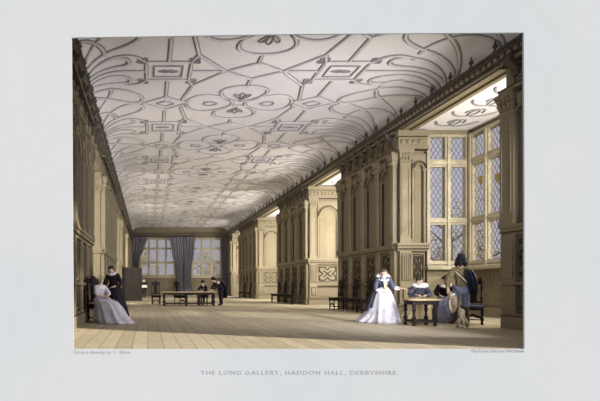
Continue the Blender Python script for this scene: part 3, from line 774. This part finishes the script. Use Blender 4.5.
def skirt(name, m, root, rings, folds=13, amp=.05, arc=(0, 2*PI), lab=None, n=72):
    """rings: (z, cx, cy, rx, ry)"""
    m_ = MB(); R = []; full = arc[1]-arc[0] > 6.2
    for z, cx, cy, rx, ry in rings:
        k = amp*min(1, max(0, (rings[0][0]-z)/max(.01, rings[0][0]-rings[-1][0])*1.6))
        pts = []; 
        for i in range(n if full else n+1):
            a_ = arc[0]+(arc[1]-arc[0])*i/n; f_ = 1+k*(math.sin(folds*a_+z*1.3)+.5*math.sin(folds*1.7*a_-z*2))
            pts.append((cx+rx*f_*math.cos(a_), cy+ry*f_*math.sin(a_), z))
        if not full:
            pts += [(cx+(p[0]-cx)*.95, cy+(p[1]-cy)*.95, z) for p in reversed(pts)]
        R.append(pts)
    m_.loft(R); return m_.build(name, m, root, None, lab)
def ruff(root, c, r, tilt=0, h=.035, name='ruff', m=M_lace, flat=1.0):
    m_ = MB(Matrix.Translation(c) @ Matrix.Rotation(tilt, 4, 'X')); R = []
    for rr, zz in ((.05, -h), (r*.8, -h*1.2), (r, -h*.3), (r, h*.5), (r*.8, h*.9), (.05, h*.3)):
        R.append([(rr*math.cos(2*PI*i/48), rr*flat*math.sin(2*PI*i/48), zz + (.014*math.sin(12*2*PI*i/48) if rr > .06 else 0)) for i in range(48)])
    m_.loft(R); return m_.build(name, m, root)
def hair(s, root, m=M_hair, bun=True, long=0, name='hair'):
    j, u = s.j, s.u; f = s.face_dir(); c_ = j['head']-f*.022*u+V((0,0,.03*u)); m_ = MB()
    m_.ball(c_, (.098*u, .098*u, .088*u), 14, 9)
    if bun: m_.ball(c_-f*.085*u+V((0,0,.03*u)), .05*u, 10, 7)
    if long:
        sd = f.cross(V((0,0,1)))
        for q in (-1, 0, 1):
            m_.tube([c_+sd*q*.06*u-f*(.02 if q else .06)*u, c_+sd*q*.09*u-f*(.03 if q else .09)*u-V((0,0,.10*u)), c_+sd*q*.09*u-f*(.03 if q else .1)*u-V((0,0,long*u))], [.045*u, .055*u, .02*u], 8)
    return m_.build(name, m, root)

# --- lady standing in white, slate overdress
X, Y = 6.52, 12.45; RL = -.22
r = thing('standing_lady', 'person standing in white skirt, slate-blue overdress and wide lace collar beside the small table', 'person', (X, Y, 0), RL)
f = Fig(H=1.50, pose=dict(ell=(.22,-.06,.96), wrl=(.40,-.22,.95), hdl=(.06,-.04,.0), elr=(-.23,-.02,.94), wrr=(-.05,-.16,.86), hdr=(.07,-.02,-.01)))
f.body(r); hair(f, r)
f.bodice('bodice', M_bluesilk, r, .92, 'el', .085, .04)
skirt('skirt', M_white, r, [(.98,0,0,.11,.10),(.90,0,0,.17,.15),(.75,0,0,.24,.22),(.4,0,0,.33,.32),(.15,0,0,.38,.38),(.01,0,0,.41,.42)], 11, .05)
skirt('overskirt', M_bluesilk, r, [(.99,0,.01,.125,.115),(.92,-.01,.02,.20,.19),(.78,-.02,.03,.28,.26),(.6,-.03,.05,.33,.31),(.45,-.05,.07,.37,.35),(.33,-.06,.09,.39,.38)], 9, .05, (-.62, PI+.45))
skirt('train', M_white, r, [(.42,-.04,.05,.33,.32),(.3,-.08,.10,.37,.34),(.15,-.15,.15,.42,.38),(.06,-.22,.18,.46,.40),(.01,-.25,.20,.48,.42)], 9, .05)
ruff(r, (0, .03, 1.27), .175, .75, .016, 'lace_collar')
m_ = MB(); m_.prism([(-.05,1.16),(.05,1.16),(.02,.95),(0,.88),(-.02,.95)], -.165, -.11); m_.build('stomacher', M_tansilk, r)
for q in 'lr':
    e_ = f.j['wr'+q]*.45+f.j['el'+q]*.55; ruff(r, e_, .075, .6, .02, 'lace_cuff')
b_ = MB(); b_.ball(f.j['crown']-V((0,-.03,-.02)), (.06,.05,.02), 8, 5); b_.build('hair_ribbon', M_lace, r)
# fan she holds out
hp = V((X, Y, 0)) + Matrix.Rotation(RL, 3, 'Z') @ V((.50, -.29, .96))
m_ = MB(Matrix.Translation(hp) @ Matrix.Rotation(1.2, 4, 'X'))
m_.prism([(0,0)] + [(.17*math.sin(a_), .17*math.cos(a_)) for a_ in [(-.8+1.6*i/10)+1.1 for i in range(11)]], -.006, .006)
tag(m_.build('hand_fan', M_bluesilk), 'pale blue fan held out by the standing lady toward the table', 'fan')

# --- seated figures
def seated_pose(u=1, sh=.48, arm='table', lean=0.0, zt=.72):
    p = dict(pel=(0,.05,sh+.06), waist=(0,.04,sh+.20), chest=(0,.02-lean*.5,sh+.42), neck=(0,-lean,sh+.57), jaw=(0,-.02-lean,sh+.635), head=(0,-.02-lean,sh+.70), crown=(0,0-lean,sh+.76))
    for s_, c_ in ((1,'l'), (-1,'r')):
        p['sh'+c_] = (s_*.16, .02-lean*.8, sh+.50); p['hip'+c_] = (s_*.10, .0, sh+.04); p['kn'+c_] = (s_*.13, -.42, sh); p['an'+c_] = (s_*.12, -.44, .09); p['toe'+c_] = (s_*.13, -.60, .035)
        p['el'+c_] = (s_*.24, -.10-lean, sh+.30); p['wr'+c_] = (s_*.12, -.32-lean, zt+.03); p['hd'+c_] = (-s_*.03, -.08, -.005)
    return p
def stool(x, y, label):
    t = thing('joint_stool', label, 'stool', (x, y, 0))
    m_ = MB(); m_.box(-.2, .2, -.15, .15, .42, .46, .01); m_.build('seat', M_furn, t)
    for a_ in (-1, 1):
        for b_ in (-1, 1):
            m_ = MB(); m_.lathe(turned(.42, .025), (a_*.15, b_*.11, 0), 8); m_.build('leg', M_furn, t)
    m_ = MB(); m_.box(-.15, .15, -.125, -.095, .1, .13); m_.box(-.15, .15, .095, .125, .1, .13); m_.box(-.165, -.135, -.11, .11, .1, .13); m_.box(.135, .165, -.11, .11, .1, .13); m_.build('stretcher', M_furn, t)
X, Y = 7.64, 12.68
stool(X, Y+.05, 'dark joint stool under the seated lady in slate bodice')
r = thing('seated_lady', 'person seated behind the small table in slate-blue bodice, straw skirt and big white ruff', 'person', (X, Y, 0), -.35)
p = seated_pose(lean=.10, sh=.47, zt=.71); p['face'] = (.35,-1,0)
p['ell'] = (.25,-.16,.76); p['elr'] = (-.27,-.14,.77); p['wrl'] = (.06,-.36,.76); p['wrr'] = (-.10,-.38,.76)
f = Fig(H=1.62, pose=p); f.body(r); hair(f, r, M_hair)
f.bodice('bodice', M_bluesilk, r, 1.0, 'wr', .085, .03)
skirt('skirt', M_tansilk, r, [(.72,0,.02,.15,.13),(.62,-.02,-.08,.26,.26),(.55,-.04,-.20,.32,.38),(.4,-.10,-.20,.34,.38),(.2,-.14,-.20,.38,.40),(.01,-.16,-.20,.42,.42)], 11, .05)
ruff(r, f.j['neck']+V((0,-.02,.0)), .20, .3, .03)
b_ = MB(); b_.ball(f.j['crown']+V((0,.02,.02)), (.08,.07,.03), 10, 5); b_.build('coif', M_bluesilk, r)
X, Y = 8.42, 12.74
stool(X, Y+.05, 'dark joint stool under the seated lady in black')
r = thing('seated_lady', 'person seated behind the small table in black bodice with white pointed collar', 'person', (X, Y, 0), -.55)
p = seated_pose(lean=.08, sh=.51, zt=.71); p['face'] = (.1,-1,0)
f = Fig(H=1.62, pose=p); f.body(r); hair(f, r, M_hair)
f.bodice('bodice', M_black, r, .95, 'wr', .075, .03)
skirt('skirt', M_breech, r, [(.74,0,.02,.14,.12),(.64,0,-.08,.22,.24),(.56,0,-.20,.27,.36),(.4,0,-.24,.31,.38),(.2,0,-.24,.34,.40),(.01,0,-.24,.38,.42)], 11, .05)
ruff(r, f.j['neck']+V((0,-.03,-.03)), .15, .55, .015, 'white_collar')

# --- man in buff doublet, seen from behind
X, Y = 8.16, 11.72
RM = PI-.35
r = thing('standing_man', 'person standing back-turned in buff doublet, blue breeches and navy cloak by the small table', 'person', (X, Y, 0), RM)
f = Fig(H=1.78, pose=dict(face=(-.45,-1,0), elr=(-.30,.0,1.16), wrr=(-.33,-.16,.98), hdr=(-.02,-.06,-.05), ell=(.33,.10,1.15), wrl=(.35,.20,.93), hdl=(.0,.05,-.08), knl=(.13,-.06,.50), anl=(.16,-.02,.09), toel=(.22,-.18,.035), anr=(-.12,.06,.09), toer=(-.16,-.10,.035)))
# in the local frame +X is the figure's left hand
f.body(r)
f.bodice('doublet', M_buff, r, 1.12, 'wr', .078, .13)
f.cloth('breeches', M_breech, r, [[('pel', .135), ('hipl', .11), ((f.j['hipl']+f.j['knl'])/2, .105), ('knl', .082), (f.j['knl']-V((0,0,.06)), .07)], [('pel', .135), ('hipr', .11), ((f.j['hipr']+f.j['knr'])/2, .105), ('knr', .082), (f.j['knr']-V((0,0,.06)), .07)]])
for q in 'lr': f.cloth('boot', M_boot, r, [[(f.j['kn'+q]+V((0,0,.0)), .075), (f.j['kn'+q]-V((0,0,.05)), .082), (f.j['kn'+q]*.4+f.j['an'+q]*.6, .062), ('an'+q, .05), ('toe'+q, .04)]])
hair(f, r, M_black, False, .17)
m_ = MB(Matrix.Translation(f.j['crown']+V((0,.01,.0)))); m_.lathe([(.105,-.03),(.12,.0),(.11,.015),(.095,.02),(.088,.10),(.06,.13),(.0,.135)], (0,0,0), 20); m_.build('cap', M_black, r)
m_ = MB(); b0 = f.j['sh'+'l']
# sash across the back
m_.tube([(.17,.06,1.42),(.08,.155,1.30),(-.05,.17,1.15),(-.17,.10,1.02)], [.012]*4, 6); m_.build('sash', M_lace, r)
# cloak over one shoulder: side that shows right in the photograph
sx = -1
rings = []
for t_, z, x0, x1, yb in ((0,1.47,.05,.19,.07),(.2,1.38,.03,.25,.17),(.5,1.18,.07,.32,.20),(.8,.95,.11,.34,.20),(1,.80,.14,.33,.19)):
    fr = []; bk = []
    for i in range(17):
        w_ = i/16; xx = x0+(x1-x0)*w_; yy = yb*math.cos((w_-.25)*1.5)+.025*math.sin(w_*16)
        fr.append((xx, yy, z)); bk.append((xx, yy-.02, z))
    rings.append(fr+bk[::-1])
m_ = MB(Matrix.Scale(-1, 4, (1,0,0))); m_.loft(rings)
m_.build('cloak', M_navy, r)
# hat he holds in his left hand... built where the hand is
HC = V((7.70, 11.40, .60))
hat = thing('plumed_hat', 'straw-coloured broad-brimmed plumed hat hanging from the hand of the man in buff doublet', 'hat')
m_ = MB(Matrix.Translation(HC) @ Matrix.Rotation(-.35, 4, 'Z') @ Matrix.Rotation(PI/2-.1, 4, 'X'))
m_.lathe([(.0,-.01),(.26,-.01),(.27,.0),(.26,.015),(.12,.02),(.11,.12),(.09,.15),(.0,.155)], (0,0,0), 24, .45, 1.0); m_.build('brim_and_crown', M_felt, hat)
m_ = MB(); m_.tube([HC+V((.05,-.03,.22)), HC+V((-.06,-.06,.18)), HC+V((-.10,-.06,0)), HC+V((-.07,-.05,-.16)), HC+V((.0,-.03,-.27))], [.015,.03,.035,.03,.008], 8); m_.build('plume', M_lace, hat)

# --- hound
X, Y = 7.62, 10.92
r = thing('hound', 'small tan and white hound sitting at the feet of the man in buff doublet', 'dog', (X, Y, 0), -.75)
vs = [(0,.10,.13),(0,.02,.22),(0,-.06,.31),(0,-.09,.39),(0,-.11,.45),(0,-.19,.44),(0,.20,.06),(.06,.30,.04),
      (.05,-.09,.20),(.05,-.10,.09),(.05,-.11,.02),(.05,-.14,.016),(-.05,-.09,.20),(-.05,-.10,.09),(-.05,-.11,.02),(-.05,-.14,.016),
      (.085,.06,.13),(.10,-.04,.13),(.10,.05,.03),(.10,-.06,.02),(-.085,.06,.13),(-.10,-.04,.13),(-.10,.05,.03),(-.10,-.06,.02),(.05,-.09,.45),(.065,-.09,.37),(-.05,-.09,.45),(-.065,-.09,.37)]
es = [(1,0),(1,2),(2,3),(3,4),(4,5),(0,6),(6,7),(2,8),(8,9),(9,10),(10,11),(2,12),(12,13),(13,14),(14,15),(0,16),(16,17),(17,18),(18,19),(0,20),(20,21),(21,22),(22,23),(4,24),(24,25),(4,26),(26,27)]
rs = [.10,.085,.075,.05,.055,.024,.02,.012] + [.034,.022,.018,.018]*2 + [.06,.035,.022,.02]*2 + [.018,.018]*2
skin('body', vs, es, rs, M_fur, r, root=1)
m_ = MB(); m_.ball((0,-.213,.432), .013, 6, 4); m_.build('nose', M_black, r)
for q in (-1, 1):
    m_ = MB(); m_.ball((q*.024,-.155,.468), .009, 6, 4); m_.build('eye', M_black, r)

# --- lady seated by the left wall
X, Y = -1.36, 12.78
r = thing('seated_lady', 'person seated by the left wall in a full white satin gown with white cap', 'person', (X, Y, 0), .75)
p = seated_pose(lean=.02, sh=.49); p['face'] = (-.3,-1,-.25)
p['wrl'] = (.05,-.26,.74); p['wrr'] = (-.02,-.28,.72); p['hdl'] = (-.05,-.06,-.01); p['hdr'] = (.05,-.06,-.01)
f = Fig(H=1.62, pose=p); f.body(r); hair(f, r, M_hairb)
m_ = MB(); m_.ball(f.j['crown']+V((0,.02,-.01)), (.105,.10,.065), 12, 7); m_.build('cap', M_lace, r)
f.bodice('bodice', M_white, r, .92, 'el', .08, .03)
skirt('skirt', M_white, r, [(.73,0,.02,.14,.12),(.65,.0,-.10,.25,.26),(.58,.02,-.24,.31,.38),(.42,.04,-.34,.36,.46),(.22,.06,-.42,.40,.52),(.08,.08,-.50,.44,.58),(.01,.10,-.56,.47,.63)], 11, .06)
skirt('lace_shawl', M_lace, r, [(1.06,0,0,.09,.08),(1.02,0,0,.17,.11),(.94,0,0,.20,.14)], 9, .05)

# --- figure in black standing behind her
X, Y = -1.02, 13.75
r = thing('standing_man', 'person in black gown and white ruff leaning over the lady by the left wall', 'person', (X, Y, 0), -.25)
f = Fig(H=1.68, pose=dict(chest=(-.03,-.06,1.24), neck=(-.05,-.12,1.39), jaw=(-.06,-.155,1.455), head=(-.065,-.16,1.525), crown=(-.065,-.145,1.59), shl=(.13,-.07,1.34), shr=(-.20,-.07,1.33),
    elr=(-.28,-.10,1.08), wrr=(-.18,-.30,.98), hdr=(.03,-.07,-.02), ell=(.25,-.08,1.08), wrl=(.08,-.26,1.0), hdl=(-.06,-.05,-.01), face=(-.35,-1,-.15)))
f.body(r); hair(f, r, M_hair, False)
m_ = MB(); m_.ball(f.j['jaw']+V((-.02,-.06,-.02)), (.03,.025,.045), 8, 6); m_.build('beard', M_hair, r)
f.bodice('doublet', M_black, r, 1.1, 'wr', .085, .05)
skirt('gown', M_black, r, [(1.10,0,-.02,.17,.14),(.95,.0,.0,.22,.18),(.6,.03,.02,.29,.23),(.3,.05,.03,.34,.26),(.03,.07,.04,.38,.29)], 11, .05)
ruff(r, f.j['neck']+V((0,-.01,.01)), .135, .3, .03)

# --- far group: men at the long table, reader by the far wall
X, Y = 3.30, 24.25
stool(X-.25, Y+.1, 'dark joint stool behind the right end of the long table')
r = thing('seated_man', 'person in black seated behind the long table, leaning over it', 'person', (X-.25, Y, 0), -.5)
p = seated_pose(lean=.26, sh=.48, zt=.74); f = Fig(H=1.68, pose=p); f.body(r); hair(f, r, M_black, False)
f.bodice('doublet', M_black, r, 1.15, 'wr', .08, .06)
f.cloth('breeches', M_black, r, [[('pel', .14), ('hipl', .12), ('knl', .08), ('anl', .05), ('toel', .04)], [('pel', .14), ('hipr', .12), ('knr', .08), ('anr', .05), ('toer', .04)]])
m_ = MB(Matrix.Translation(f.j['crown'])); m_.lathe([(.15,.0),(.16,.01),(.1,.02),(.09,.09),(.0,.10)], (0,0,0), 16); m_.build('hat', M_black, r)
X, Y = 3.76, 23.15
r = thing('standing_man', 'person in black with dark blue cloak bending over the right end of the long table', 'person', (X, Y, 0), -PI/2+.25)
f = Fig(H=1.66, pose=dict(pel=(0,.05,.90), waist=(0,.0,1.03), chest=(0,-.16,1.18), neck=(0,-.30,1.26), jaw=(0,-.37,1.27), head=(0,-.41,1.32), crown=(0,-.41,1.385), shl=(.17,-.22,1.21), shr=(-.17,-.22,1.21),
    ell=(.24,-.36,1.0), elr=(-.24,-.36,1.0), wrl=(.14,-.50,.80), wrr=(-.14,-.50,.80), hdl=(0,-.07,-.02), hdr=(0,-.07,-.02), face=(0,-1,-.5)))
f.body(r); hair(f, r, M_black, False)
f.bodice('doublet', M_black, r, 1.15, 'wr', .085, .12)
f.cloth('hose', M_black, r, [[('pel', .16), ('hipl', .12), ('knl', .075), ('anl', .05), ('toel', .045)], [('pel', .16), ('hipr', .12), ('knr', .075), ('anr', .05), ('toer', .045)]])
m_ = MB(Matrix.Translation(f.j['crown']+V((0,-.02,0))) @ Matrix.Rotation(.4, 4, 'X')); m_.lathe([(.15,.0),(.16,.01),(.1,.02),(.09,.1),(.0,.11)], (0,0,0), 16); m_.build('hat', M_black, r)
m_ = MB(); R_ = []
for z, yb, w_ in ((1.27,-.14,.16),(1.18,.02,.22),(.95,.18,.24),(.6,.22,.24),(.4,.22,.24)):
    fr = [((i/8-1)*w_*1.0, yb+.05*math.cos((i/8-1)*1.5)+.015*math.sin(i*2), z) for i in range(17)]
    R_.append(fr+[(x, y_-.02, z_) for x, y_, z_ in reversed(fr)])
m_.loft(R_); m_.build('cloak', M_navy, r)
X, Y = -.33, 37.5
r = thing('standing_man', 'small distant person in black reading a white paper, beyond the open door', 'person', (X, Y, 0), .2)
f = Fig(H=1.66, pose=dict(ell=(.26,-.06,1.08), elr=(-.26,-.06,1.08), wrl=(.12,-.28,1.02), wrr=(-.12,-.28,1.02), hdl=(-.02,-.06,0), hdr=(.02,-.06,0), face=(.2,-1,-.2)))
f.body(r); hair(f, r, M_hair, False)
f.bodice('doublet', M_black, r, 1.15, 'wr', .085, .06)
f.cloth('hose', M_black, r, [[('pel', .15), ('hipl', .12), ('knl', .075), ('anl', .05), ('toel', .045)], [('pel', .15), ('hipr', .12), ('knr', .075), ('anr', .05), ('toer', .045)]])
ruff(r, f.j['neck'], .13, .2, .02, 'white_collar')
m_ = MB(Matrix.Translation((X+.05, Y-.40, .99)) @ Matrix.Rotation(.5, 4, 'X')); m_.box(-.21, .21, -.008, .008, -.12, .12)
tag(m_.build('letter', M_pap2), 'white paper held open by the distant reader beyond the door', 'paper')

# headgear sits on the hair, cuffs and sashes on the bodice
for t in [o for o in C.objects if o.type == 'EMPTY']:
    kids = {c.name.split('.')[0]: c for c in t.children}
    for a_, b_ in (('cap', 'hair'), ('hat', 'hair'), ('coif', 'hair'), ('hair_ribbon', 'hair'), ('lace_cuff', 'bodice'), ('stomacher', 'bodice'), ('sash', 'doublet'), ('train', 'skirt'), ('plume', 'brim_and_crown'), ('door_panel', 'door_leaf'), ('door_knob', 'door_leaf')):
        if b_ in kids:
            for c in t.children:
                if c.name.split('.')[0] == a_: c.parent = kids[b_]
# ------------------------------------------------------------------ outside
m_ = MB(); m_.box(11.7, 60, 0, 110, -1.6, -1.5); m_.box(-30, 11.7, 49.4, 110, -1.6, -1.5); m_.build('ground_outside', M_lawn, kind='structure')
def tree(x, y, h, rad, label, n=1500, lf=.22):
    t = thing('garden_tree', label, 'tree', (x, y, -1.5), 0, 'trees in the garden')
    m_ = MB(); m_.tube([(0,0,0),(.1,0,h*.3),(0,.1,h*.6),(.1,.1,h*.85)], [.22,.17,.12,.04], 8)
    for k in range(7):
        a_ = k*2.4; m_.tube([(0,0,h*(.35+.06*k)), (rad*.35*math.cos(a_), rad*.35*math.sin(a_), h*(.48+.05*k)), (rad*.7*math.cos(a_), rad*.7*math.sin(a_), h*(.56+.05*k))], [.08,.05,.02], 6)
    m_.build('trunk', M_bark, t)
    m_ = MB(); rr = random.Random(int(x*10+y))
    cl = [(rr.uniform(-.8,.8)*rad, rr.uniform(-.8,.8)*rad, h*rr.uniform(.4,.95), rad*rr.uniform(.25,.45)) for _ in range(16)]
    for _ in range(n):
        c_ = rr.choice(cl); d_ = V((rr.gauss(0,1), rr.gauss(0,1), rr.gauss(0,1))).normalized()*c_[3]*rr.uniform(.5,1)
        p_ = V(c_[:3])+d_; a_ = V((rr.gauss(0,1), rr.gauss(0,1), rr.gauss(0,1))).normalized(); b_ = a_.orthogonal().normalized()
        m_.add([p_, p_+a_*lf*.5+b_*lf*.25, p_+a_*lf, p_+a_*lf*.5-b_*lf*.25], [(0,1,2,3)])
    m_.build('foliage', M_leaf, t)
tree(16.5, 24.5, 7.6, 2.4, 'tree seen through the left lights of the near bay window')
tree(22.0, 21.0, 6.0, 2.2, 'tree seen through the outer lights of the near bay window')
tree(25.0, 33.0, 7.0, 2.6, 'tree farther off in the garden beyond the near bay window')
tree(-1.5, 62, 8.2, 3.0, 'tree beyond the left far window', 1800, .3)
tree(8.4, 60, 7.0, 2.8, 'tree beyond the right far window', 1800, .3)

# ------------------------------------------------------------------ light
w = bpy.data.worlds.new('sky'); bpy.context.scene.world = w; w.use_nodes = True
bg = w.node_tree.nodes['Background']; bg.inputs[0].default_value = (.90, .89, 1.0, 1); bg.inputs[1].default_value = 0.52
def area(name, loc, d, sx, sy, e, col=(1,1,1), spread=PI):
    l = bpy.data.lights.new(name, 'AREA'); l.shape = 'RECTANGLE'; l.size = sx; l.size_y = sy; l.energy = e; l.color = col; l.spread = spread
    o = bpy.data.objects.new(name, l); C.objects.link(o); o.location = loc; o.rotation_euler = V(d).to_track_quat('-Z', 'Z').to_euler(); return o
sun = bpy.data.lights.new('sun', 'SUN'); sun.energy = 6.0; sun.angle = .03; sun.color = (1, .92, .78)
so = bpy.data.objects.new('sun', sun); C.objects.link(so); so.rotation_euler = V((-.80, .36, -.48)).to_track_quat('-Z', 'Z').to_euler()
WARM = (1, .935, .82)
for (a_, b_), e in zip(BAYS, (480, 780, 1000, 640)):
    area('bay_fill', (10.3, a_+.12, 3.3), (-.35, 1, -.08), 1.7, 4.0, e, WARM)  # added fill lamp, hidden at the solid near side of each bay
for (a_, b_), e in zip(RECS, (170, 300, 300)):
    area('recess_fill', (XL-.75, a_+.12, 3.2), (.1, 1, .0), 1.1, 4.0, e, WARM)  # unseen lamp added to brighten the far jamb of each recess
area('sheet_back_fill', (7.35, YS+1.0, 2.4), (-.55, 1, .14), 1.9, 4.0, 320, (.98, .96, 1), 1.7)  # fill lamp added behind the paper to brighten ceiling and left jambs

sc = bpy.context.scene
sc.view_settings.view_transform = 'Standard'; sc.view_settings.look = 'None'; sc.view_settings.gamma = 1; sc.view_settings.exposure = 0
sc.cycles.max_bounces = 10; sc.cycles.diffuse_bounces = 6; sc.cycles.transparent_max_bounces = 12
sc.cycles.use_denoising = True
sc.cycles.sample_clamp_indirect = 8
